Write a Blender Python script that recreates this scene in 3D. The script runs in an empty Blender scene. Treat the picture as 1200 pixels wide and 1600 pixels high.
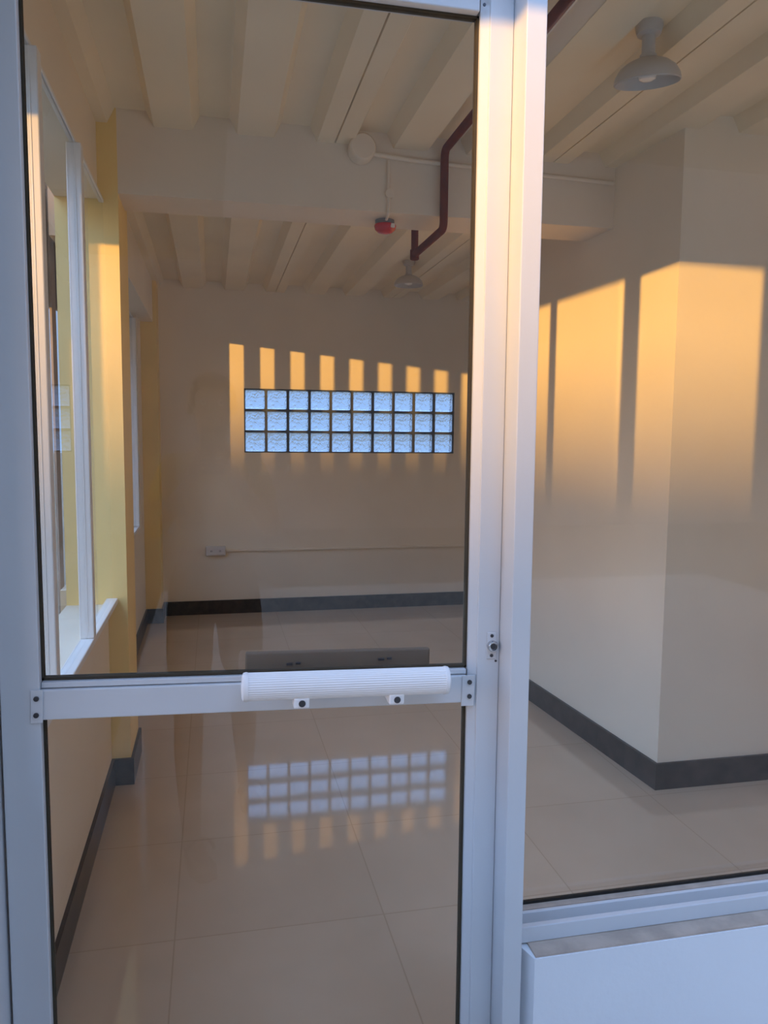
import bpy, bmesh, math, random
from mathutils import Vector, Matrix, noise
random.seed(7)
SC = bpy.context.scene
COL = SC.collection
PI = math.pi

# ---------------------------------------------------------------- helpers
def new_mat(name):
    m = bpy.data.materials.new(name); m.use_nodes = True
    nt = m.node_tree
    return m, nt, nt.nodes['Principled BSDF'], nt.nodes['Material Output']

def noise_mix(nt, c1, c2, scale, detail=4, lo=.35, hi=.65, rough=.5):
    tc = nt.nodes.new('ShaderNodeTexCoord')
    n = nt.nodes.new('ShaderNodeTexNoise'); n.inputs['Scale'].default_value = scale
    n.inputs['Detail'].default_value = detail; n.inputs['Roughness'].default_value = rough
    nt.links.new(tc.outputs['Object'], n.inputs['Vector'])
    r = nt.nodes.new('ShaderNodeValToRGB')
    r.color_ramp.elements[0].position = lo; r.color_ramp.elements[0].color = (*c1, 1)
    r.color_ramp.elements[1].position = hi; r.color_ramp.elements[1].color = (*c2, 1)
    nt.links.new(n.outputs['Fac'], r.inputs['Fac'])
    return tc, n, r

def paint(name, c, var=.05, scale=3, rough=.55, bump=.02, bscale=60, spec=.3):
    m, nt, b, o = new_mat(name)
    c2 = tuple(min(1, x * (1 + var)) for x in c); c1 = tuple(x * (1 - var) for x in c)
    tc, n, r = noise_mix(nt, c1, c2, scale)
    nt.links.new(r.outputs['Color'], b.inputs['Base Color'])
    b.inputs['Roughness'].default_value = rough
    b.inputs['Specular IOR Level'].default_value = spec
    if bump:
        n2 = nt.nodes.new('ShaderNodeTexNoise'); n2.inputs['Scale'].default_value = bscale; n2.inputs['Detail'].default_value = 3
        nt.links.new(tc.outputs['Object'], n2.inputs['Vector'])
        bp = nt.nodes.new('ShaderNodeBump'); bp.inputs['Strength'].default_value = bump * 5; bp.inputs['Distance'].default_value = .004
        nt.links.new(n2.outputs['Fac'], bp.inputs['Height']); nt.links.new(bp.outputs['Normal'], b.inputs['Normal'])
    return m

def plain(name, c, rough=.4, metal=0, spec=.5):
    return paint(name, c, .04, 8, rough, 0, 1, spec) if not metal else metal_mat(name, c, rough)

def metal_mat(name, c, rough):
    m, nt, b, o = new_mat(name)
    tc, n, r = noise_mix(nt, tuple(x * .8 for x in c), c, 40)
    nt.links.new(r.outputs['Color'], b.inputs['Base Color'])
    b.inputs['Metallic'].default_value = 1; b.inputs['Roughness'].default_value = rough
    return m

M = {}
M['cream'] = paint('cream_wall_paint', (.84, .74, .58), .03, 2, .6, .03, 40)
M['yellow'] = paint('yellow_column_paint', (.90, .67, .27), .03, 3, .55, .03, 40)
M['beam'] = paint('beam_paint', (.80, .69, .54), .03, 2, .6, .03, 30)
M['deck'] = paint('ceiling_deck_paint', (.86, .75, .55), .04, 2, .5, 0)
M['alu'] = paint('white_powder_coated_metal', (.61, .625, .64), .015, 6, .32, 0, spec=.45)
M['alu_inner'] = paint('window_frame_white', (.84, .82, .78), .015, 6, .4, 0, spec=.4)
M['lowwall'] = paint('white_outer_wall_paint', (.78, .80, .82), .02, 3, .6, .03, 50)
M['dustledge'] = paint('dusty_ledge', (.46, .37, .30), .12, 20, .8, .05, 80)
M['gasket'] = paint('black_rubber_gasket', (.02, .018, .015), .1, 20, .6, 0)
M['seal'] = paint('brown_glazing_seal', (.055, .045, .03), .1, 20, .7, 0, spec=.2)
M['red_pipe'] = paint('red_oxide_pipe_paint', (.16, .034, .010), .15, 10, .8, 0, spec=.05)
M['pvc'] = paint('white_plastic', (.72, .68, .62), .03, 6, .45, 0)
M['enamel'] = paint('grey_white_enamel', (.56, .53, .49), .04, 8, .35, 0)
M['enamel_in'] = paint('white_enamel_inside', (.85, .80, .70), .02, 8, .35, 0)
M['bulb'] = paint('frosted_bulb_glass', (.85, .82, .76), .02, 8, .15, 0)
M['red'] = paint('red_plastic_lens', (.55, .012, .012), .06, 14, .25, 0, spec=.6)
M['greyplastic'] = paint('grey_plastic', (.20, .18, .16), .05, 10, .5, 0)
M['steel'] = metal_mat('lock_steel', (.65, .66, .68), .25)
M['dark_metal'] = metal_mat('dark_screw', (.10, .10, .11), .4)
M['house'] = paint('tan_render', (.42, .34, .27), .1, 1, .85, .05, 10)
M['wood_slat'] = paint('grey_timber_slat', (.35, .28, .22), .1, 8, .7, .03, 30)
M['concrete'] = paint('outside_concrete', (.36, .35, .34), .1, 2, .85, .05, 20)
M['porch'] = paint('pale_concrete', (.60, .48, .36), .06, 2, .8, .03, 20)
M['ground'] = paint('outside_ground', (.20, .155, .105), .15, .6, .9, .05, 8)
M['hill'] = paint('hill_scrub', (.08, .09, .04), .3, .3, .95, 0)
M['tan_plate'] = paint('tan_brown_plate', (.17, .122, .08), .05, 8, .55, 0)
M['handle'] = paint('white_grip_plastic', (.86, .86, .86), .01, 8, .35, 0, spec=.45)

# granite skirting
m, nt, b, o = new_mat('dark_granite_skirting')
tc, n, r = noise_mix(nt, (.012, .008, .007), (.055, .036, .030), 14, 8, .35, .7, .65)
nt.links.new(r.outputs['Color'], b.inputs['Base Color']); b.inputs['Roughness'].default_value = .3; b.inputs['Specular IOR Level'].default_value = .3
M['granite'] = m

# polished floor tiles
m, nt, b, o = new_mat('polished_beige_floor_tile')
tc, n, r = noise_mix(nt, (.52, .405, .29), (.59, .465, .34), 1.6, 5, .3, .7, .6)
mp = nt.nodes.new('ShaderNodeMapping'); mp.vector_type = 'POINT'
TX, TY = .595, .54
mp.inputs['Location'].default_value = (.12, -2.12 + 4 * TY, 0)
nt.links.new(tc.outputs['Object'], mp.inputs['Vector'])
br = nt.nodes.new('ShaderNodeTexBrick'); br.offset = 0; br.squash = 1
br.inputs['Scale'].default_value = 1; br.inputs['Brick Width'].default_value = TX; br.inputs['Row Height'].default_value = TY
br.inputs['Mortar Size'].default_value = .0022; br.inputs['Mortar Smooth'].default_value = .2
br.inputs['Color1'].default_value = (1, 1, 1, 1); br.inputs['Color2'].default_value = (.97, .965, .96, 1); br.inputs['Mortar'].default_value = (.82, .80, .77, 1)
nt.links.new(mp.outputs['Vector'], br.inputs['Vector'])
mx = nt.nodes.new('ShaderNodeMix'); mx.data_type = 'RGBA'; mx.blend_type = 'MULTIPLY'; mx.inputs['Factor'].default_value = 1
nt.links.new(r.outputs['Color'], mx.inputs['A']); nt.links.new(br.outputs['Color'], mx.inputs['B'])
nt.links.new(mx.outputs['Result'], b.inputs['Base Color'])
b.inputs['Roughness'].default_value = .045; b.inputs['Specular IOR Level'].default_value = .62
n3 = nt.nodes.new('ShaderNodeTexNoise'); n3.inputs['Scale'].default_value = 2.2; n3.inputs['Detail'].default_value = 1
nt.links.new(tc.outputs['Object'], n3.inputs['Vector'])
bp = nt.nodes.new('ShaderNodeBump'); bp.inputs['Strength'].default_value = .06; bp.inputs['Distance'].default_value = .01
nt.links.new(n3.outputs['Fac'], bp.inputs['Height']); nt.links.new(bp.outputs['Normal'], b.inputs['Normal'])
M['tile'] = m

# thin architectural glass: see-through with a fresnel reflection on the outer face
def glass_mat(name, tint, ior=1.5, refl=1.0, rough=0.0):
    m = bpy.data.materials.new(name); m.use_nodes = True
    nt = m.node_tree; nt.nodes.clear()
    out = nt.nodes.new('ShaderNodeOutputMaterial')
    tr = nt.nodes.new('ShaderNodeBsdfTransparent'); tr.inputs['Color'].default_value = (*tint, 1)
    gl = nt.nodes.new('ShaderNodeBsdfGlossy'); gl.inputs['Roughness'].default_value = rough; gl.inputs['Color'].default_value = (.95, .97, 1, 1)
    fr = nt.nodes.new('ShaderNodeFresnel'); fr.inputs['IOR'].default_value = ior
    ge = nt.nodes.new('ShaderNodeNewGeometry')
    sub = nt.nodes.new('ShaderNodeMath'); sub.operation = 'SUBTRACT'; sub.inputs[0].default_value = 1
    nt.links.new(ge.outputs['Backfacing'], sub.inputs[1])
    mul = nt.nodes.new('ShaderNodeMath'); mul.operation = 'MULTIPLY'
    nt.links.new(fr.outputs['Fac'], mul.inputs[0]); nt.links.new(sub.outputs[0], mul.inputs[1])
    m2 = nt.nodes.new('ShaderNodeMath'); m2.operation = 'MULTIPLY'; m2.inputs[1].default_value = refl; m2.use_clamp = True
    nt.links.new(mul.outputs[0], m2.inputs[0])
    mixs = nt.nodes.new('ShaderNodeMixShader')
    nt.links.new(m2.outputs[0], mixs.inputs[0]); nt.links.new(tr.outputs[0], mixs.inputs[1]); nt.links.new(gl.outputs[0], mixs.inputs[2])
    nt.links.new(mixs.outputs[0], out.inputs['Surface'])
    return m
M['glass'] = glass_mat('clear_glass', (.97, .975, .97), 1.5, 1.2)
M['side_glass'] = glass_mat('side_window_glass', (.93, .93, .92), 1.5, .5)

# glass block: rough wavy glass
m, nt, b, o = new_mat('wavy_glass_block')
b.inputs['Base Color'].default_value = (.78, .89, 1, 1); b.inputs['Transmission Weight'].default_value = 1
b.inputs['Roughness'].default_value = .22; b.inputs['IOR'].default_value = 1.25
tc = nt.nodes.new('ShaderNodeTexCoord'); n = nt.nodes.new('ShaderNodeTexNoise')
n.inputs['Scale'].default_value = 26; n.inputs['Detail'].default_value = 2; n.inputs['Distortion'].default_value = 1.2
nt.links.new(tc.outputs['Object'], n.inputs['Vector'])
bp = nt.nodes.new('ShaderNodeBump'); bp.inputs['Strength'].default_value = .9; bp.inputs['Distance'].default_value = .02
nt.links.new(n.outputs['Fac'], bp.inputs['Height']); nt.links.new(bp.outputs['Normal'], b.inputs['Normal'])
M['block'] = m
M['mortar'] = paint('grey_block_mortar', (.10, .11, .12), .15, 20, .8, .03, 60)

# ---------------------------------------------------------------- mesh builders
class MB:
    def __init__(s): s.bm = bmesh.new()
    def box(s, x0, x1, y0, y1, z0, z1, bev=0, rot=None, piv=None):
        v = [s.bm.verts.new((x, y, z)) for x in (x0, x1) for y in (y0, y1) for z in (z0, z1)]
        idx = [(0, 1, 3, 2), (4, 6, 7, 5), (0, 4, 5, 1), (2, 3, 7, 6), (0, 2, 6, 4), (1, 5, 7, 3)]
        fs = [s.bm.faces.new([v[i] for i in f]) for f in idx]
        vs = v
        if bev:
            es = list({e for f in fs for e in f.edges})
            r = bmesh.ops.bevel(s.bm, geom=es, offset=bev, segments=2, affect='EDGES', profile=.5)
            vs = list({w for f in r['faces'] for w in f.verts} | {w for w in v if w.is_valid})
        if rot is not None:
            bmesh.ops.transform(s.bm, matrix=Matrix.Translation(piv) @ rot @ Matrix.Translation(-Vector(piv)), verts=vs)
        return s
    def prism(s, pts, z0, z1):           # plan polygon (x,y) extruded in z
        return s.extr([(p[0], p[1], z0) for p in pts], (0, 0, z1 - z0))
    def extr(s, pts, d):
        a = [s.bm.verts.new(p) for p in pts]; c = [s.bm.verts.new(Vector(p) + Vector(d)) for p in pts]
        n = len(a)
        s.bm.faces.new(a); s.bm.faces.new(c[::-1])
        for i in range(n): s.bm.faces.new((a[i], c[i], c[(i + 1) % n], a[(i + 1) % n]))
        return s
    def lathe(s, prof, c, axis='z', seg=32, cap=True):   # prof: (radius, height)
        rings = []
        for r, h in prof:
            ring = []
            for k in range(seg):
                a = 2 * PI * k / seg; u, w = r * math.cos(a), r * math.sin(a)
                p = {'z': (u, w, h), 'y': (u, h, w), 'x': (h, u, w)}[axis]
                ring.append(s.bm.verts.new(Vector(p) + Vector(c)))
            rings.append(ring)
        for A, B in zip(rings, rings[1:]):
            for k in range(seg): s.bm.faces.new((A[k], A[(k + 1) % seg], B[(k + 1) % seg], B[k]))
        if cap:
            s.bm.faces.new(rings[0][::-1]); s.bm.faces.new(rings[-1])
        return s
    def tube(s, pts, r, seg=12):
        pts = [Vector(p) for p in pts]; rings = []
        ref = Vector((.31, .87, .38)).normalized()
        for i, p in enumerate(pts):
            t = (pts[min(i + 1, len(pts) - 1)] - pts[max(i - 1, 0)]).normalized()
            if abs(t.dot(ref)) > .95: ref = Vector((.9, .1, .4)).normalized()
            u = t.cross(ref).normalized(); w = t.cross(u)
            rings.append([s.bm.verts.new(p + r * (math.cos(2 * PI * k / seg) * u + math.sin(2 * PI * k / seg) * w)) for k in range(seg)])
        for A, B in zip(rings, rings[1:]):
            for k in range(seg): s.bm.faces.new((A[k], A[(k + 1) % seg], B[(k + 1) % seg], B[k]))
        s.bm.faces.new(rings[0][::-1]); s.bm.faces.new(rings[-1])
        return s
    def build(s, name, mat, parent=None, smooth=False):
        bmesh.ops.recalc_face_normals(s.bm, faces=s.bm.faces)
        me = bpy.data.meshes.new(name); s.bm.to_mesh(me); s.bm.free()
        me.materials.append(mat)
        if smooth:
            for p in me.polygons: p.use_smooth = True
            me.set_sharp_from_angle(angle=math.radians(40))
        ob = bpy.data.objects.new(name, me); COL.objects.link(ob)
        if parent is not None:
            ob.parent = parent
            ob.matrix_parent_inverse = Matrix.Translation(parent.location).inverted()
        return ob

def box(*a, **k): return MB().box(*a, **k)
def tag(o, label=None, cat=None, group=None, kind=None):
    if label: o['label'] = label
    if cat: o['category'] = cat
    if group: o['group'] = group
    if kind: o['kind'] = kind
    return o
def empty(name, loc, label, cat, group=None, kind=None):
    o = bpy.data.objects.new(name, None); COL.objects.link(o); o.location = loc; o.empty_display_size = .1
    return tag(o, label, cat, group, kind)
def S(o, label, cat): return tag(o, label, cat, kind='structure')
def arc(c, a, b, r, n=6):                # rounded corner at c between directions a (back) and b (forward)
    c, a, b = Vector(c), Vector(a), Vector(b)
    out = []
    for k in range(n + 1):
        t = k / n
        p0 = c + a * r; p2 = c + b * r
        out.append((1 - t) ** 2 * p0 + 2 * t * (1 - t) * c + t * t * p2)
    return out

# ---------------------------------------------------------------- dimensions
YD = 1.30            # door leaf outer face
XL = -.408           # left wall inner face
YC0, YC1 = 3.168, 3.483
YF = 6.164           # far wall
ZB = 2.295           # beam underside
ZC = 2.545           # ceiling flats, front bay
ZC2 = 2.49           # ceiling flats, rear bay
XR = 4.6

# ---------------------------------------------------------------- setting
S(box(-.66, XR + .14, 1.24, YF + .15, -.12, 0).build('floor', M['tile']), 'polished beige square-tiled floor of the empty room', 'floor')
S(MB().box(-60, 60, -130, 1.235, -.3, -.02).box(-60, -.661, 1.235, 60, -.3, -.02).box(-.66, 60, YF + .155, 60, -.3, -.02).build('ground_outside', M['ground']), 'bare ground outside the glass door', 'ground')

# corrugated ceiling deck, one closed extruded profile per bay
def deck(mb, y0, y1, zl, ztop, h=.055, x0=-.64, x1=XR + .1):
    P, F, SL = .307, .140, .028
    pts = []
    k = -2
    while True:
        a = -.201 + k * P; k += 1
        if a + P < x0: continue
        if a > x1: break
        seg = [(a - SL, zl + h), (a, zl)]
        if k % 3 == 0: seg += [(a + .068, zl), (a + .069, zl + .012), (a + .073, zl + .012), (a + .074, zl)]
        seg += [(a + F, zl), (a + F + SL, zl + h)]
        pts += seg
    pts = [(min(max(x, x0), x1), z) for x, z in pts]
    pts = [(x0, pts[0][1])] + pts + [(x1, pts[-1][1]), (x1, ztop), (x0, ztop)]
    q = []
    for p in pts:
        if not q or abs(p[0] - q[-1][0]) + abs(p[1] - q[-1][1]) > 1e-5: q.append(p)
    mb.extr([(x, y0, z) for x, z in q], (0, y1 - y0, 0))
d = MB(); deck(d, 1.20, YC0 + .1, ZC, 2.78); deck(d, YC0 + .1005, YF + .15, ZC2, 2.78)
S(d.build('ceiling', M['deck']), 'off-white corrugated metal deck ceiling running towards the far wall', 'ceiling')

# far wall with the glass block opening
BX0, BX1, BZ0, BZ1 = .240, 1.935, 1.262, 1.756
S(MB().box(-.66, BX0, YF, YF + .15, 0, 2.62).box(BX1, XR + .14, YF, YF + .15, 0, 2.62).box(BX0, BX1, YF, YF + .15, 0, BZ0).box(BX0, BX1, YF, YF + .15, BZ1, 2.62)
  .build('wall_back', M['cream']), 'cream far wall pierced by the glass block window', 'wall')
S(box(-.37, 3.6, YF - .012, YF, 0, .108).build('baseboard_back', M['granite']), 'dark granite skirting along the far wall', 'baseboard')
wb = S(empty('window_4', (BX0, YF, BZ0), 'strip of thirty blue-lit glass blocks in the far wall', 'window'), None, None)
wb['label'] = 'strip of thirty blue-lit glass blocks in the far wall'; wb['category'] = 'window'
nb, nr = 10, 3
pw, ph = (BX1 - BX0) / nb, (BZ1 - BZ0) / nr
j = .0095
mm = MB()
for i in range(nb + 1): mm.box(max(BX0, BX0 + i * pw - j), min(BX1, BX0 + i * pw + j), YF + .015, YF + .13, BZ0, BZ1)
for k in range(nr + 1): mm.box(BX0, BX1, YF + .012, YF + .132, max(BZ0, BZ0 + k * ph - j), min(BZ1, BZ0 + k * ph + j))
mm.build('mortar_grid', M['mortar'], wb)
blk = None
for k in range(nr):
    for i in range(nb):
        c = (BX0 + (i + .5) * pw, YF + .07, BZ0 + (k + .5) * ph)
        if blk is None:
            hw, hh = pw / 2 - j - .0005, ph / 2 - j - .0005
            blk = MB().box(-hw, hw, -.05, .05, -hh, hh, bev=.012).build('glass_block', M['block'], wb, smooth=True); ob = blk
        else:
            ob = blk.copy(); COL.objects.link(ob); ob.parent = wb
        ob.matrix_parent_inverse = Matrix.Translation(wb.location).inverted()
        ob.location = c
        ob.rotation_euler = (0, 0, 0)

# left wall, front bay
S(MB().box(-.56, XL, 1.365, YC0, 0, .735).box(-.56, XL, 1.365, YC0, 2.27, 2.62)
  .build('wall_left', M['cream']), 'cream low wall and lintel under and over the left window', 'wall')
S(MB().box(XL, XL + .012, 1.37, YC0 - .012, 0, .108).box(-.434, -.335 + .012, YC0 - .012, YC0, 0, .108).box(-.335, -.335 + .012, YC0, YC1, 0, .108)
  .box(-.49, -.335 + .012, YC1, YC1 + .012, 0, .108).box(-.497, -.485, YC1 + .012, 5.918, 0, .108).box(-.497, -.373, 5.918, 5.93, 0, .108).box(-.385, -.373, 5.93, YF, 0, .108)
  .build('baseboard_left', M['granite']), 'dark granite skirting stepping around the yellow columns on the left', 'baseboard')
S(box(-.56, -.335, YC0, YC1, 0, 2.62).build('column_yellow', M['yellow']), 'yellow painted column on the left carrying the cross beam', 'column')
S(box(-.66, -.385, 5.93, YF, 0, 2.62).build('column_corner', M['yellow']), 'yellow column in the far left corner of the room', 'column')
S(MB().box(-.64, -.497, YC1, 5.93, 0, .735).box(-.64, -.41, YC1, 5.93, 2.20, 2.62).box(-.64, -.497, 5.70, 5.93, .735, 2.20)
  .build('wall_left_rear', M['cream']), 'cream low wall and lintel beyond the yellow column', 'wall')
S(box(-.335, 1.72, YC0, YC0 + .235, ZB, 2.62).build('beam', M['beam']), 'cream concrete cross beam between the two ceiling bays', 'beam')
S(box(1.80, XR, YC0, YC0 + .235, ZB, 2.62).build('beam_right', M['beam']), 'cream cross beam hidden behind the right wall', 'beam')

# left windows
def side_window(name, x0, x1, ys, z0, z1, yA, yB, label, w=.042):
    r = empty(name, ((x0 + x1) / 2, (yA + yB) / 2, z0), label, 'window', kind='structure')
    xm = (x0 + x1) / 2
    box(x0, x1, yA, yB, z0, z0 + .022, bev=.003).build('bottom_rail', M['alu_inner'], r)
    box(xm - .012, xm + .006, yA, yB, z1 - .012, z1, bev=.002).build('top_rail', M['alu_inner'], r)
    for y in ys:
        p = MB().box(x0, x1, y - w / 2, y + w / 2, z0 + .0225, z1 - .0125, bev=.003)
        p.box(x0 + .024, x0 + .026, y - w / 2 - .001, y - w / 2 + .002, z0 + .04, z1 - .04)
        p.build('post', M['alu_inner'], r)
    e = sorted(ys)
    e = ([yA - w / 2 + .004] if e[0] - yA > .1 else []) + e
    if yB - e[-1] > .1: e = e + [yB + w / 2 - .002]
    for a, b_ in zip(e, e[1:]):
        box(xm - .002, xm + .002, a + w / 2, b_ - w / 2, z0 + .022, z1 - .012).build('glass_pane', M['side_glass'], r)
    return r
side_window('window_2', -.413, -.370, (1.967, 2.56), .737, 2.268, 1.364, 3.166, 'white framed tall glazed window along the left wall before the yellow column')
side_window('window_3', -.55, -.505, (3.51, 4.309, 4.890, 5.675), .737, 2.198, 3.487, 5.698, 'white framed window along the left wall beyond the yellow column')

# right wall block
PB = [(1.722, 2.708), (4.6, 2.690), (4.6, 4.5), (1.600, 4.5)]
S(MB().prism(PB, 0, 2.62).build('wall_right', M['cream']), 'cream wall corner jutting into the room on the right, lit gold above', 'wall')
S(MB().prism([(1.710, 2.696), (4.6, 2.678), (4.6, 2.690), (1.722, 2.708), (1.600, 4.5), (1.588, 4.5)], 0, .108).build('baseboard_right', M['granite']), 'dark granite skirting around the right wall corner', 'baseboard')
S(MB().box(XR, XR + .14, 1.36, 4.6, 0, 2.62).box(XR, XR + .14, 4.6, 5.9, 0, .8).box(XR, XR + .14, 4.6, 5.9, 2.25, 2.62).box(XR, XR + .14, 5.9, YF, 0, 2.62).build('wall_far_right', M['cream']), 'cream end wall with a window opening hidden on the right', 'wall')

# ---------------------------------------------------------------- storefront
S(MB().prism([(.537, 1.362), (.537, 1.30), (.557, 1.235), (3.0, 1.235), (3.0, 1.362)], -.02, .462).build('wall_front', M['lowwall']), 'white low outer wall under the right window', 'wall')
S(box(.56, 3.0, 1.238, 1.36, .462, .466).build('trim_3', M['dustledge']), 'dusty brown ledge on top of the white low wall', 'ledge')
S(MB().box(3.0, XR + .14, 1.235, 1.362, -.02, 2.62).box(-.60, 3.0, 1.262, 1.362, 2.36, 2.62).box(-.56, -.363, 1.262, 1.362, -.02, .735).build('wall_front_upper', M['lowwall']), 'white outer wall and lintel around the glass front', 'wall')

trim = S(empty('trim_1', (0, 1.30, 0), 'white metal door frame', 'door frame'), 'white metal frame posts around the glass door', 'door frame')
MB().box(-.362, -.3375, 1.245, 1.352, 0, 2.36, bev=.002).build('jamb', M['alu'], trim)
jm = MB().box(.5005, .536, 1.245, 1.361, 0, 2.36, bev=.002)
jm.build('jamb', M['alu'], trim)
box(-.337, .500, 1.262, 1.361, 2.172, 2.36, bev=.002).build('head', M['alu'], trim)

door = S(empty('door_1', (.08, 1.32, 0), '', ''), 'white framed full-glass door with a horizontal pull handle', 'door')
Y0, Y1 = YD, YD + .042
box(-.333, -.274, Y0, Y1, .006, 2.168, bev=.002).build('stile', M['alu'], door)
MB().box(.458, .5002, Y0, Y1, .006, 2.168, bev=.002).extr([(.458, Y0 + .003, .006), (.458, Y1 - .002, .006), (.4440, Y1 - .002, .006), (.4440, Y0 + .010, .006)], (0, 0, 2.161)).build('stile', M['alu'], door)
tilt = Matrix.Rotation(math.radians(1.40), 4, 'Y')
pv = (.083, 1.3, .9575)
box(-.2738, .4402, Y0 + .001, Y1, 2.100, 2.168, bev=.002).build('top_rail', M['alu'], door)
box(-.2738, .4402, Y0 + .001, Y1, .006, .13, bev=.002).build('bottom_rail', M['alu'], door)
mr = MB().box(-.2755, .4400, Y0 - .0005, Y1 - .006, .9335, .9825, bev=.002, rot=tilt, piv=pv)
mr.box(-.2740, .4400, Y0 + .007, Y1 - .006, .9840, .9930, bev=.001, rot=tilt, piv=pv)
mr.box(.430, .4535, Y0 - .003, Y0 - .0006, .928, .984, bev=.0006, rot=tilt, piv=pv)
mr.box(-.288, -.270, Y0 - .003, Y0 - .0006, .930, .984, bev=.0006, rot=tilt, piv=pv)
mr = mr.build('mid_rail', M['alu'], door)
for (x, z) in ((-.279, .979), (-.280, .952), (.444, .963), (.444, .937)):
    MB().lathe([(.0016, -.0015), (.0042, -.001), (.0042, .002)], (x, Y0 - .004, z), 'y', 14).build('rivet', M['dark_metal'], mr, smooth=True)
# gaskets and panes
def pane(z0l, z0r, z1, full=True, parent=door):
    x0, x1 = -.2738, .4438
    ym = Y0 + .022
    g = MB()
    w = .0035
    g.box(x0, x0 + w, ym - .006, ym + .008, z0l, z1); g.box(x1 - w, x1, ym - .006, ym + .008, z0r, z1)
    if full: g.box(x0, x1, ym - .006, ym + .008, z1 - w, z1)
    g.extr([(x0, ym - .006, z0l), (x1, ym - .006, z0r), (x1, ym - .006, z0r + w), (x0, ym - .006, z0l + w)], (0, .014, 0))
    g.build('gasket', M['seal'], parent)
    MB().extr([(x0 + w, ym - .002, z0l + w), (x1 - w, ym - .002, z0r + w), (x1 - w, ym - .002, z1 - w), (x0 + w, ym - .002, z1 - w)], (0, .005, 0)).build('glass_pane', M['glass'], parent)
pane(1.0035, .9855, 2.0998)
pane(.1305, .1305, .9450, False)

# pull handles (outside and inside), fluted grip on two lugs
def pull(y, sgn, name):
    prof = []
    R, n = .0232, 144
    g = MB()
    L0, L1 = .050, .381
    def ring(x, sc, flute=True):
        vs = []
        for k in range(n):
            a = 2 * PI * k / n
            r = R * sc - (.0005 if (flute and k % 4 < 2) else 0)
            vs.append(g.bm.verts.new((x, y + r * math.cos(a) * .8, .9915 + r * math.sin(a))))
        return vs
    rs = [ring(L0, 1), ring(L1, 1)]
    for A, B in zip(rs, rs[1:]):
        for k in range(n): g.bm.faces.new((A[k], A[(k + 1) % n], B[(k + 1) % n], B[k]))
    g.bm.faces.new(rs[0]); g.bm.faces.new(rs[1][::-1])
    bmesh.ops.transform(g.bm, matrix=Matrix.Translation(pv) @ tilt @ Matrix.Translation(-Vector(pv)), verts=g.bm.verts)
    h = g.build(name, M['handle'], door)
    for xx, s in ((L0, -1), (L1, 1)):
        e = MB()
        for (rr, hh) in ((0, 0),): pass
        e.lathe([(R * 1.03, 0), (R * 1.05, .003 * s), (R * 1.0, .0075 * s), (R * .8, .0095 * s), (R * .3, .0105 * s)], (xx, 0, 0), 'x', 40)
        for v in e.bm.verts: v.co.y = v.co.y * .8 + y; v.co.z += .9915
        bmesh.ops.transform(e.bm, matrix=Matrix.Translation(pv) @ tilt @ Matrix.Translation(-Vector(pv)), verts=e.bm.verts)
        e.build('end_cap', M['handle'], h, smooth=True)
    for xx in (.137, .297):
        yb = Y0 - .001 if sgn < 0 else Y1 + .001
        l = MB().box(xx - .0125, xx + .0125, min(y, yb), max(y, yb), .9560, .9740, bev=.0025, rot=tilt, piv=pv)
        l.box(xx - .0130, xx + .0130, min(y - .012, y + .012), max(y - .012, y + .012), .9555, .9730, bev=.0025, rot=tilt, piv=pv)
        l.build('mounting_lug', M['handle'], h)
        dz = -(xx - pv[0]) * math.sin(math.radians(1.4))
        MB().lathe([(.0045, 0), (.0058, sgn * .002), (.0052, sgn * .0035)], (xx + .001, y + sgn * .0105, .9640 + dz), 'y', 18).build('screw', M['dark_metal'], h, smooth=True)
    return h
pull(Y0 - .047, -1, 'pull_handle')
ip = MB().box(.052, .396, Y1 + .050, Y1 + .064, .9560, 1.0090, bev=.003, rot=tilt, piv=pv)
for xx in (.140, .310): ip.box(xx - .012, xx + .012, Y1 - .004, Y1 + .051, .962, .978, bev=.002, rot=tilt, piv=pv)
ip = ip.build('inner_push_bar', M['tan_plate'], door)
for xx in (.140, .310):
    MB().box(xx - .014, xx - .002, Y1 + .046, Y1 + .0495, .9835, .9885, bev=.001).box(xx + .003, xx + .012, Y1 + .046, Y1 + .0495, .9845, .9890, bev=.001).build('screw', M['dark_metal'], ip)

# lock on the right stile
lp = box(.4755, .4935, Y0 - .0025, Y0 - .0003, 1.003, 1.052, bev=.001).build('lock_plate', M['alu'], door)
MB().lathe([(.0098, .004), (.0098, -.006), (.0085, -.0085), (.0070, -.0085), (.0066, -.0045), (.0020, -.0045)], (.4852, Y0 - .003, 1.0275), 'y', 28).build('lock_cylinder', M['steel'], lp, smooth=True)
MB().box(.4845, .4860, Y0 - .0082, Y0 - .0070, 1.0235, 1.0315).lathe([(.0055, -.0079), (.0055, -.0074)], (.4858, Y0, 1.0272), 'y', 20).build('keyhole', M['dark_metal'], lp)
for z in (1.0455, 1.0095):
    MB().lathe([(.0032, 0), (.0030, -.0012), (.0012, -.0016)], (.4845, Y0 - .0026, z), 'y', 14).build('screw', M['dark_metal'], lp, smooth=True)
for z in (1.004,):
    MB().lathe([(.0022, .001), (.0020, -.0006)], (.4955 - .002, Y0 - .0006, .9985), 'y', 12).build('screw', M['dark_metal'], door, smooth=True)
for x in (.452, .447):
    MB().lathe([(.0028, 0), (.0026, -.0014)], (x, Y0 - .0006, 2.122 if x > .45 else 2.110), 'y', 12).build('screw', M['dark_metal'], door, smooth=True)

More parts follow.
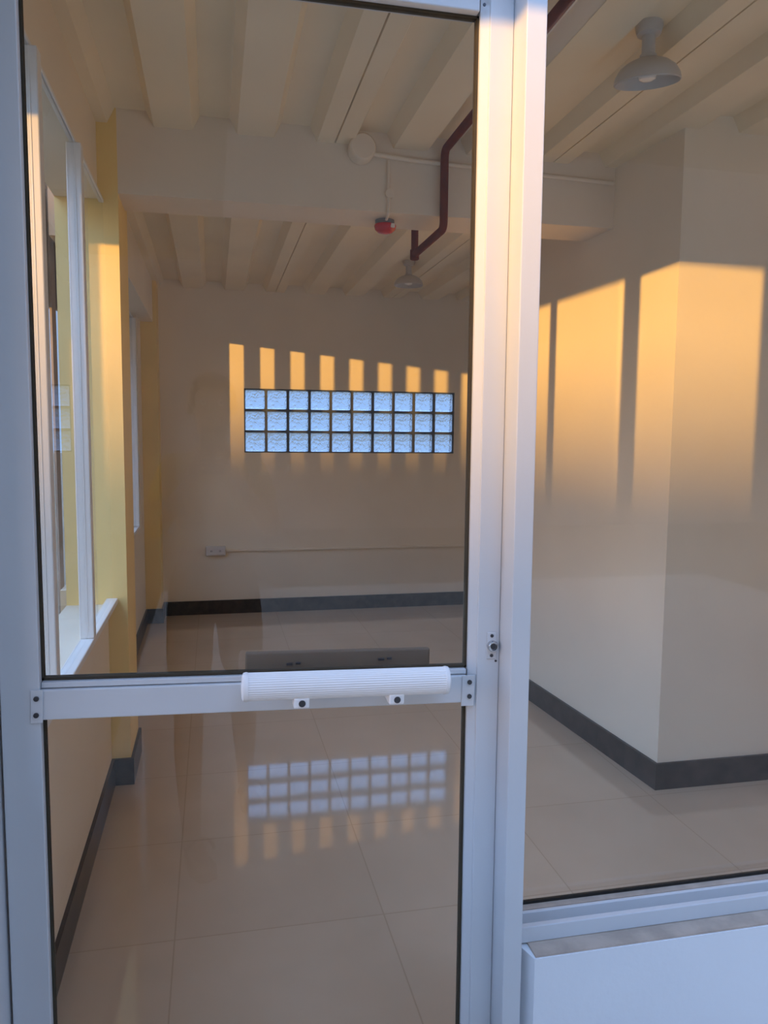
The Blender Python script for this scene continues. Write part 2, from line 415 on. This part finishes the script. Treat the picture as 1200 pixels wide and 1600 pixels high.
# right fixed window
w1 = S(empty('window_1', (1.4, 1.32, .466), '', ''), 'large fixed glass window right of the door on a double sill track', 'window')
wx0, wx1 = .5365, 2.999
tr = MB()
tr.box(wx0, wx1, 1.275, 1.288, .4665, .4970, bev=.0015)
tr.box(wx0, wx1, 1.310, 1.318, .476, .5020, bev=.0015)
tr.build('sill_track', M['alu'], w1)
box(wx0, wx1, 1.2882, 1.3098, .4665, .480).build('track_groove', M['dustledge'], w1)
box(wx0, wx1, 1.3185, 1.3345, .476, .5025).build('track_infill', M['dustledge'], w1)
box(wx0, wx1, 1.3345, 1.3405, .476, .5085).build('gasket', M['gasket'], w1)
box(wx0, wx1, 1.27, 1.358, 2.30, 2.359, bev=.002).build('top_rail', M['alu'], w1)
box(2.95, wx1, 1.27, 1.358, .5025, 2.30, bev=.002).build('post', M['alu'], w1)
box(wx0, wx0 + .004, 1.330, 1.345, .5085, 2.30).build('gasket', M['gasket'], w1)
box(wx0 + .004, 2.95, 1.335, 1.340, .5085, 2.30).build('glass_pane', M['glass'], w1)

# ---------------------------------------------------------------- ceiling fittings
# sprinkler pipe
px = .925
zt, zl, ya, yb = 2.545, 2.238, YC0 - .030, YC0 + .450
path = [Vector((px, 1.40, zt))] + arc((px, ya, zt), (0, -1, 0), (0, 0, -1), .035) + arc((px, ya, zl), (0, 0, 1), (0, 1, 0), .035) + [Vector((px, yb - .06, zl)), Vector((px, yb, zl))]
pr = empty('sprinkler_pipe', (px, ya, zt), 'dark red sprinkler pipe bending down under the cross beam', 'pipe')
MB().tube(path, .0165, 14).build('pipe_run', M['red_pipe'], pr, smooth=True)
MB().tube([(px, yb - .012, zl - .024), (px, yb - .012, zl + .10), (px, yb - .012, ZC2 + .03)], .0165, 14).build('riser', M['red_pipe'], pr, smooth=True)
for c, ax in (((px, yb - .012, zl), 'z'),):
    MB().lathe([(.0165, -.022), (.021, -.021), (.021, .021), (.0165, .022)], c, ax, 18).build('fitting', M['red_pipe'], pr, smooth=True)
for y in (1.75, 2.75):
    MB().tube([(px, y, zt), (px, y, ZC + .02)], .004, 8).build('hanger_rod', M['red_pipe'], pr)

# round junction box with conduit on top of the beam
jb = empty('junction_box', (.585, YC0, 2.525), 'round white junction box at the top of the cross beam', 'junction box')
MB().lathe([(.047, 0), (.052, -.004), (.052, -.060), (.046, -.068), (.010, -.069)], (.585, YC0 - .0005, 2.520), 'y', 36).build('box_body', M['beam'], jb, smooth=True)
cd = MB().tube([(.632, YC0 - .026, 2.507), (.80, YC0 - .014, 2.500), (1.25, YC0 - .012, 2.488), (1.675, YC0 - .012, 2.478)], .009, 10)
tag(cd.build('conduit', M['beam'], None, smooth=True), 'thin white conduit running right along the top of the cross beam', 'conduit')
fa = empty('fire_alarm', (.693, YC0 - .03, 2.27), 'red domed fire alarm at the lower edge of the cross beam', 'fire alarm')
MB().tube([(.700, YC0 - .009, 2.492), (.700, YC0 - .009, 2.290), (.705, YC0 + .03, 2.288), (.712, YC0 + .09, 2.288)], .006, 8).build('cable_conduit', M['beam'], fa, smooth=True)
MB().lathe([(.018, 0), (.018, -.018), (.004, -.019)], (.704, YC0 - .0005, 2.365), 'y', 20).build('conduit_box', M['beam'], fa, smooth=True)
MB().lathe([(.040, .0), (.040, -.012), (.036, -.018)], (.712, YC0 + .115, 2.2945), 'z', 28).build('base', M['greyplastic'], fa, smooth=True)
MB().lathe([(.044, 0), (.046, -.006), (.042, -.020), (.030, -.031), (.012, -.036)], (.714, YC0 + .115, 2.2765), 'z', 32).build('dome', M['red'], fa, smooth=True)
MB().box(.728, .747, YC0 + .072, YC0 + .084, 2.258, 2.275, bev=.003).build('strobe_lens', M['pvc'], fa)

# two pendant dome lamps
def lamp(x, y, zc, label, tilt_deg=0):
    T = Matrix.Translation((x, y, zc - .09)) @ Matrix.Rotation(math.radians(tilt_deg), 4, Vector((.85, -.5, 0))) @ Matrix.Translation((-x, -y, -(zc - .09)))
    r = empty('pendant_lamp', (x, y, zc - .15), label, 'lamp', 'dome lamps on the ceiling')
    MB().lathe([(.038, 0), (.040, -.008), (.034, -.030), (.022, -.036)], (x, y, zc), 'z', 28).build('ceiling_mount', M['enamel'], r, smooth=True)
    MB().lathe([(.019, -.030), (.019, -.085), (.024, -.088), (.024, -.100)], (x, y, zc), 'z', 24).build('stem', M['enamel'], r, smooth=True)
    sh = [(.022, -.094), (.034, -.097), (.058, -.106), (.080, -.122), (.092, -.142), (.096, -.158)]
    p = sh + [(.094, -.1585)] + [(a - .003, b - .003) for a, b in reversed(sh)][0:-1] + [(.006, -.100)]
    a = MB().lathe(p, (x, y, zc), 'z', 48)
    bmesh.ops.transform(a.bm, matrix=T, verts=a.bm.verts); a.build('lamp_shade', M['enamel'], r, smooth=True)
    a = MB().lathe([(.012, -.104), (.018, -.118), (.026, -.130), (.028, -.140), (.024, -.151), (.012, -.157), (.002, -.158)], (x, y, zc), 'z', 28)
    bmesh.ops.transform(a.bm, matrix=T, verts=a.bm.verts); a.build('bulb', M['bulb'], r, smooth=True)
    return r
lamp(1.255, 2.18, ZC + .055, 'white dome lamp nearest the glass front, seen through the right window', 11)
lamp(1.27, 5.10, ZC2 + .055, 'small white dome lamp in the rear bay beyond the cross beam')

# outlet with surface conduit on the far wall
ol = empty('power_outlet', (.018, YF, .50), 'white surface power outlet low on the far wall left of the glass blocks', 'outlet')
box(-.062, .088, YF - .034, YF - .0005, .463, .537, bev=.006).build('outlet_box', M['pvc'], ol)
MB().box(-.050, .076, YF - .0385, YF - .0345, .472, .528, bev=.002).build('cover_plate', M['pvc'], ol)
for x in (-.02, .046):
    MB().box(x - .006, x - .003, YF - .0395, YF - .0386, .494, .508).box(x + .003, x + .006, YF - .0395, YF - .0386, .494, .508).build('socket', M['dark_metal'], ol)
tag(MB().box(.0885, 3.2, YF - .018, YF - .0005, .492, .508, bev=.002).build('cable_trunking', M['cream']), 'thin white trunking running along the far wall from the outlet', 'trunking')

# ---------------------------------------------------------------- the photographer, mirrored faintly in the glass
M['skin'] = paint('skin', (.38, .22, .13), .06, 10, .55, .01, 90)
M['shirt'] = paint('ochre_shirt_cloth', (.50, .33, .10), .06, 12, .85, .03, 120)
M['shorts'] = paint('khaki_cloth', (.22, .16, .09), .06, 12, .85, .03, 120)
M['hair'] = paint('dark_hair', (.012, .009, .007), .2, 60, .5, .05, 150)
M['shoe'] = paint('brown_sandal', (.16, .09, .045), .1, 14, .6, 0)
M['black_gloss'] = paint('black_phone_case', (.015, .015, .016), .05, 20, .25, 0)
M['eye'] = paint('eye_white', (.75, .72, .68), .02, 10, .2, 0)
M['iris'] = paint('dark_iris', (.02, .012, .008), .02, 10, .15, 0)

def skinned(name, nodes, edges, mat, parent, root, sub=2):
    keys = list(nodes)
    me = bpy.data.meshes.new(name)
    me.from_pydata([nodes[k][0] for k in keys], [(keys.index(a), keys.index(b)) for a, b in edges], [])
    tmp = bpy.data.objects.new(name + '_frame', me); COL.objects.link(tmp)
    tmp.modifiers.new('Skin', 'SKIN')
    for i, k in enumerate(keys):
        sv = me.skin_vertices[0].data[i]
        rr = nodes[k][1]
        sv.radius = rr if isinstance(rr, tuple) else (rr, rr)
        sv.use_root = (k == root)
    sb = tmp.modifiers.new('Sub', 'SUBSURF'); sb.levels = sub; sb.render_levels = sub
    bpy.context.view_layer.update()
    dg = bpy.context.evaluated_depsgraph_get()
    m2 = bpy.data.meshes.new_from_object(tmp.evaluated_get(dg))
    bpy.data.objects.remove(tmp); bpy.data.meshes.remove(me)
    m2.name = name; m2.materials.clear(); m2.materials.append(mat)
    for p in m2.polygons: p.use_smooth = True
    ob = bpy.data.objects.new(name, m2); COL.objects.link(ob)
    if parent is not None:
        ob.parent = parent; ob.matrix_parent_inverse = Matrix.Translation(parent.location).inverted()
    return ob

pn = empty('person', (0, -.20, 0), 'person in ochre shirt and khaki shorts holding up a phone before the door', 'person')
N_ = {'pelvis': ((0, -.24, .86), (.125, .095)), 'waist': ((0, -.25, 1.00), (.112, .082)), 'chest': ((0, -.255, 1.17), (.135, .098)),
      'collar': ((0, -.250, 1.295), (.095, .07)), 'neck': ((0, -.235, 1.365), .048), 'jaw': ((0, -.212, 1.435), (.058, .066)),
      'skull': ((0, -.215, 1.515), (.074, .086)), 'crown': ((0, -.218, 1.575), (.052, .06))}
E_ = [('pelvis', 'waist'), ('waist', 'chest'), ('chest', 'collar'), ('collar', 'neck'), ('neck', 'jaw'), ('jaw', 'skull'), ('skull', 'crown')]
for sx, t in ((-1, 'l'), (1, 'r')):
    N_.update({t + 'sh': ((sx * .150, -.250, 1.285), .050), t + 'el': ((sx * .205, -.140, 1.050), .036), t + 'fo': ((sx * .140, -.085, 1.150), .033),
               t + 'wr': ((sx * .072, -.040, 1.250), .022), t + 'pa': ((sx * .056, -.024, 1.300), (.017, .026))})
    E_ += [('chest', t + 'sh'), (t + 'sh', t + 'el'), (t + 'el', t + 'fo'), (t + 'fo', t + 'wr'), (t + 'wr', t + 'pa')]
    for q in range(4):
        z = 1.292 + q * .016
        ln = (.026, .032, .035, .030)[q]
        a, b_, c = t + 'f%da' % q, t + 'f%db' % q, t + 'f%dc' % q
        N_.update({a: ((sx * .052, -.010, z), .0080), b_: ((sx * .044, .005, z + .001), .0072), c: ((sx * (.044 - ln), .0068, z + .002), .0062)})
        E_ += [(t + 'pa', a), (a, b_), (b_, c)]
    N_.update({t + 'ta': ((sx * .050, -.034, 1.312), .0095), t + 'tb': ((sx * .036, -.027, 1.330), .0085), t + 'tc': ((sx * .020, -.021, 1.338), .0070)})
    E_ += [(t + 'pa', t + 'ta'), (t + 'ta', t + 'tb'), (t + 'tb', t + 'tc')]
LEG = {'l': [(-.085, -.235, .800), (-.092, -.060, .455), (-.094, .010, .300), (-.086, .045, .085), (-.084, .060, .045), (-.055, .160, .030), (-.035, .225, .020)],
       'r': [(.085, -.245, .800), (.100, -.215, .450), (.104, -.290, .300), (.110, -.365, .085), (.111, -.352, .045), (.125, -.255, .030), (.135, -.195, .020)]}
RL = [.085, .054, .050, .034, .033, (.036, .028), (.030, .017)]
for t in 'lr':
    pk = 'pelvis'
    for i, p in enumerate(LEG[t]):
        N_[t + 'g%d' % i] = (p, RL[i]); E_.append((pk, t + 'g%d' % i)); pk = t + 'g%d' % i
skinned('body', N_, E_, M['skin'], pn, 'pelvis')
gr = lambda v, d: (v[0], tuple(x + d for x in v[1]) if isinstance(v[1], tuple) else v[1] + d)
sh = {k: gr(N_[k], .014) for k in ('pelvis', 'waist', 'chest', 'collar', 'lsh', 'rsh')}
sh['collar'] = ((0, -.25, 1.318), (.100, .082))
for sx, t in ((-1, 'l'), (1, 'r')): sh[t + 'sl'] = ((sx * .186, -.180, 1.135), .050)
sh['hem'] = ((0, -.242, .90), (.108, .080)); sh['pelvis'] = ((0, -.243, .95), (.112, .084))
skinned('shirt', sh, [('hem', 'pelvis'), ('pelvis', 'waist'), ('waist', 'chest'), ('chest', 'collar'), ('chest', 'lsh'), ('chest', 'rsh'), ('lsh', 'lsl'), ('rsh', 'rsl')], M['shirt'], pn, 'pelvis')
so_ = {'top': ((0, -.245, 1.02), (.134, .104)), 'pelvis': ((0, -.24, .87), (.150, .120))}
for t in 'lr':
    so_[t + '0'] = (LEG[t][0], .102); a, b_ = Vector(LEG[t][0]), Vector(LEG[t][1]); so_[t + '1'] = (tuple(a.lerp(b_, .85)), .080)
skinned('shorts', so_, [('top', 'pelvis'), ('pelvis', 'l0'), ('l0', 'l1'), ('pelvis', 'r0'), ('r0', 'r1')], M['shorts'], pn, 'pelvis')
for t in 'lr':
    f0, f1 = Vector(LEG[t][4]), Vector(LEG[t][6]); dv = (f1 - f0); dv.z = 0; dv.normalize(); nv = Vector((-dv.y, dv.x, 0))
    pts = []
    for u, w in ((-.045, .018), (-.05, 0), (-.045, -.018), (.05, -.036), (.13, -.044), (.185, -.030), (.198, 0), (.185, .030), (.13, .044), (.05, .036)):
        p = f0 + dv * u + nv * w; pts.append((p.x, p.y))
    sm = MB().prism(pts, -.0035, .0145)
    q = f0 + dv * .10
    arcp = [q + nv * (.046 * math.cos(a)) + Vector((0, 0, .006 + .044 * math.sin(a))) for a in [PI * k / 10 for k in range(11)]]
    sm.tube(arcp, .006, 8)
    sm.build('sandal', M['shoe'], pn)
hm = bmesh.new(); bmesh.ops.create_uvsphere(hm, u_segments=24, v_segments=16, radius=1)
for v in hm.verts:
    v.co = Vector((v.co.x * .084, v.co.y * .096 - .226, v.co.z * .088 + 1.532))
dead = [v for v in hm.verts if (v.co.y > -.165 and v.co.z < 1.565) or v.co.z < 1.462]
bmesh.ops.delete(hm, geom=dead, context='VERTS')
hmb = MB(); hmb.bm.free(); hmb.bm = hm
ho = hmb.build('hair', M['hair'], pn, smooth=True)
sol = ho.modifiers.new('Thickness', 'SOLIDIFY'); sol.thickness = .012
fm = MB().lathe([(.004, 0), (.010, -.020), (.013, -.034), (.008, -.040)], (0, -.133, 1.518), 'z', 12)
fm.build('nose', M['skin'], pn, smooth=True)
for sx in (-1, 1): MB().lathe([(.006, -.024), (.015, -.008), (.018, .008), (.009, .026)], (sx * .074, -.222, 1.495), 'z', 10).build('ear', M['skin'], pn, smooth=True)
box(-.022, .022, -.150, -.141, 1.447, 1.456, bev=.004).build('mouth', paint('lips', (.30, .12, .09), .05, 20, .5, 0), pn)
for sx in (-1, 1):
    e = MB().lathe([(.002, .012), (.008, .009), (.0115, 0), (.008, -.009), (.002, -.012)], (sx * .030, -.146, 1.510), 'z', 14).build('eye', M['eye'], pn, smooth=True)
    MB().lathe([(.0052, 0), (.0040, .0014), (.001, .0018)], (sx * .030, -.1348, 1.510), 'y', 12).build('iris', M['iris'], e, smooth=True)
ph = box(-.0385, .0385, -.0135, -.0045, 1.268, 1.428, bev=.003).build('phone', M['black_gloss'])
tag(ph, 'dark phone held upright in both hands by the person', 'phone')

# ---------------------------------------------------------------- outside: unseen things, mostly blockers set for low sun and sky
AZ = math.radians(50.2); EL = math.radians(1.0)
sd = Vector((-math.sin(AZ) * math.cos(EL), -math.cos(AZ) * math.cos(EL), math.sin(EL)))   # towards the sun
hd = Vector((-math.sin(AZ), -math.cos(AZ), 0)); hp = Vector((-hd.y, hd.x, 0))
DH, HT = 90, 1.52 + 90 * math.tan(EL)
hb = MB()
N = 80
rows = []
for off, zz in ((-16, -.02), (-6, .75), (0, 1.0), (8, .7), (30, -.02)):
    row = []
    for i in range(N + 1):
        s = -70 + 140 * i / N
        p = hd * (DH + off) + hp * s
        z = zz * (HT + .10 * noise.noise(Vector((s * .35, 3.1, 0))) ) if zz > 0 else zz
        row.append(hb.bm.verts.new((p.x, p.y, z)))
    rows.append(row)
for A, B in zip(rows, rows[1:]):
    for i in range(N): hb.bm.faces.new((A[i], A[i + 1], B[i + 1], B[i]))
S(hb.build('unseen_sun_fade_ridge', M['hill']), 'unseen scrub ridge, height set to fade the low sun', 'hill')  # unseen far blocker; crest height sets where the sunlight fades out
S(MB().box(-1.70, -1.58, -2.2, 3.2, 2.135, 2.33).box(-1.70, -1.55, -2.2, 1.2, 2.3301, 2.42).build('unseen_sun_cut_beam', M['concrete']), 'unseen edge beam set to cut the top of the low sunlight', 'canopy')  # unseen; underside placed to give the sunlit patches their sharp top edge
S(box(-1.70, .06, -2.2, 1.20, 2.42, 2.52).build('added_shade_slab', M['concrete']), 'added unseen slab keeping sky light off the left door side', 'canopy')  # added out of view to dim the left stile
S(box(-1.70, -1.58, -2.2, 3.2, -.02, .50).build('added_sky_block_low', M['concrete']), 'added unseen low wall blocking sky light from the left', 'parapet')  # added out of view to cut low sky light from the left

S(box(-.62, -.47, -.5, 1.20, -.02, .95).build('added_side_shade_wall', M['concrete']), 'added unseen low wall dimming the left door frame', 'wall')  # added out of view to darken the door's left side
S(box(-.46, 5.0, -4.5, 1.234, -.02, -.004).build('porch_floor_outside', M['porch']), 'pale concrete porch floor in front of the door', 'floor')
S(MB().box(-1.68, -1.58, 1.53, 1.68, .50, 2.1345).box(-1.68, -1.58, 2.19, 2.42, .50, 2.1345).build('added_shade_posts', M['concrete']), 'added unseen posts shading the left window post and column', 'post')  # added blockers: keep sun off the second window post and column's left
hs = MB().box(-7.2, 34, -19, -9, -.02, 8.6)
hs.extr([(-7.6, -19.5, 8.6), (-7.6, -8.5, 8.6), (-7.6, -14, 11)], (42, 0, 0))
S(hs.build('added_sky_block_house', M['house']), 'added unseen house block keeping bright sky out of the glass', 'house')  # added behind the camera to hide bright sky from the glass reflection
S(box(1.0, 5.0, -.35, 1.234, 2.52, 2.62).build('added_right_shade_slab', M['concrete']), 'added unseen slab shading the right wall corner from the sky', 'awning')  # added out of view to dim the right wall's front face
# unseen slatted screen, gaps placed so light bars fall on the far wall
scn = empty('unseen_light_bar_screen', (-.75, 5.0, 0), 'unseen slatted screen with gaps set to cast the far wall light bars', 'screen')
XS = -.72
tanr = math.tan(AZ)
def ys_of(xw): return YF - (xw - XS) / tanr
g1 = []                                    # openings on the far wall (x from, x to)
for i in range(12):
    c = .1865 + .2327 * i
    g1.append((c - .058, c + .058))
edges = [(ys_of(b_), ys_of(a)) for a, b_ in g1]   # in y, descending
prev = 6.30
for (y0, y1) in edges:
    box(XS - .005, XS + .005, y1, prev, -.02, 2.5).build('slat', M['wood_slat'], scn)
    prev = y0
box(XS - .005, XS + .005, prev - .11, prev, -.02, 2.5).build('slat', M['wood_slat'], scn)
def zr(y): return 2.118 + (y - 5.50) * .088  # rail slope shaped so the light bars step down to the right
MB().extr([(XS - .035, 3.3, zr(3.3)), (XS - .035, 6.3, zr(6.3)), (XS - .035, 6.3, 2.56), (XS - .035, 3.3, 2.56)], (.022, 0, 0)).build('top_rail', M['wood_slat'], scn)

# ---------------------------------------------------------------- light
sun = bpy.data.lights.new('sun', 'SUN'); sun.energy = 4.7; sun.color = (1, .53, .12); sun.angle = math.radians(.50)
so = bpy.data.objects.new('sun', sun); COL.objects.link(so)
so.rotation_euler = sd.to_track_quat('Z', 'Y').to_euler(); so.location = sd * 30

W = bpy.data.worlds.new('dusk_sky'); SC.world = W; W.use_nodes = True
nt = W.node_tree; bg = nt.nodes['Background']
tc = nt.nodes.new('ShaderNodeTexCoord')
nrm = nt.nodes.new('ShaderNodeVectorMath'); nrm.operation = 'NORMALIZE'; nt.links.new(tc.outputs['Generated'], nrm.inputs[0])
sp = nt.nodes.new('ShaderNodeSeparateXYZ'); nt.links.new(nrm.outputs[0], sp.inputs[0])
dt = nt.nodes.new('ShaderNodeVectorMath'); dt.operation = 'DOT_PRODUCT'; dt.inputs[1].default_value = hd
nt.links.new(nrm.outputs[0], dt.inputs[0])
mr1 = nt.nodes.new('ShaderNodeMapRange'); mr1.interpolation_type = 'SMOOTHSTEP'
mr1.inputs['From Min'].default_value = .25; mr1.inputs['From Max'].default_value = 1
nt.links.new(dt.outputs['Value'], mr1.inputs['Value'])
mr2 = nt.nodes.new('ShaderNodeMapRange'); mr2.interpolation_type = 'SMOOTHSTEP'
mr2.inputs['From Min'].default_value = 0; mr2.inputs['From Max'].default_value = .42; mr2.inputs['To Min'].default_value = 1; mr2.inputs['To Max'].default_value = 0
nt.links.new(sp.outputs['Z'], mr2.inputs['Value'])
mu = nt.nodes.new('ShaderNodeMath'); mu.operation = 'MULTIPLY'
nt.links.new(mr1.outputs[0], mu.inputs[0]); nt.links.new(mr2.outputs[0], mu.inputs[1])
mxw = nt.nodes.new('ShaderNodeMix'); mxw.data_type = 'RGBA'
mr3 = nt.nodes.new('ShaderNodeMapRange'); mr3.interpolation_type = 'SMOOTHSTEP'
mr3.inputs['From Min'].default_value = .15; mr3.inputs['From Max'].default_value = .6
nt.links.new(sp.outputs['Z'], mr3.inputs['Value'])
mxa = nt.nodes.new('ShaderNodeMix'); mxa.data_type = 'RGBA'
mxa.inputs['A'].default_value = (.42, .62, 1.02, 1); mxa.inputs['B'].default_value = (1.0, 1.55, 2.7, 1)
nt.links.new(mr3.outputs[0], mxa.inputs['Factor']); nt.links.new(mxa.outputs['Result'], mxw.inputs['A'])
mxw.inputs['B'].default_value = (1.5, 1.0, .60, 1)
nt.links.new(mu.outputs[0], mxw.inputs['Factor'])
mr4 = nt.nodes.new('ShaderNodeMapRange'); mr4.interpolation_type = 'SMOOTHSTEP'
mr4.inputs['From Min'].default_value = -.05; mr4.inputs['From Max'].default_value = .9; mr4.inputs['To Min'].default_value = .85; mr4.inputs['To Max'].default_value = 2.5
nt.links.new(dt.outputs['Value'], mr4.inputs['Value'])
scl = nt.nodes.new('ShaderNodeVectorMath'); scl.operation = 'SCALE'
nt.links.new(mxw.outputs['Result'], scl.inputs[0]); nt.links.new(mr4.outputs[0], scl.inputs['Scale'])
nt.links.new(scl.outputs[0], bg.inputs['Color']); bg.inputs['Strength'].default_value = 1.0

# ---------------------------------------------------------------- camera
F = 1220.48; yaw, pit, rol = (math.radians(a) for a in (12.370, -5.558, .511))
f = Vector((math.sin(yaw) * math.cos(pit), math.cos(yaw) * math.cos(pit), math.sin(pit)))
r0 = Vector((math.cos(yaw), -math.sin(yaw), 0)); u0 = r0.cross(f)
r2 = math.cos(rol) * r0 + math.sin(rol) * u0; u2 = -math.sin(rol) * r0 + math.cos(rol) * u0
cam = bpy.data.cameras.new('camera'); co = bpy.data.objects.new('camera', cam); COL.objects.link(co)
co.matrix_world = Matrix(((r2.x, u2.x, -f.x, 0), (r2.y, u2.y, -f.y, 0), (r2.z, u2.z, -f.z, 1.40), (0, 0, 0, 1)))
cam.sensor_fit = 'HORIZONTAL'; cam.sensor_width = 36; cam.lens = F / 1200 * 36
cam.clip_start = .05; cam.clip_end = 500
SC.camera = co

vs = SC.view_settings
vs.view_transform = 'Standard'; vs.look = 'None'; vs.exposure = .32; vs.gamma = 1; vs.use_curve_mapping = False
SC.cycles.use_denoising = True
SC.cycles.max_bounces = 14; SC.cycles.diffuse_bounces = 8; SC.cycles.glossy_bounces = 6
SC.cycles.transmission_bounces = 10; SC.cycles.transparent_max_bounces = 24
SC.cycles.sample_clamp_indirect = 8
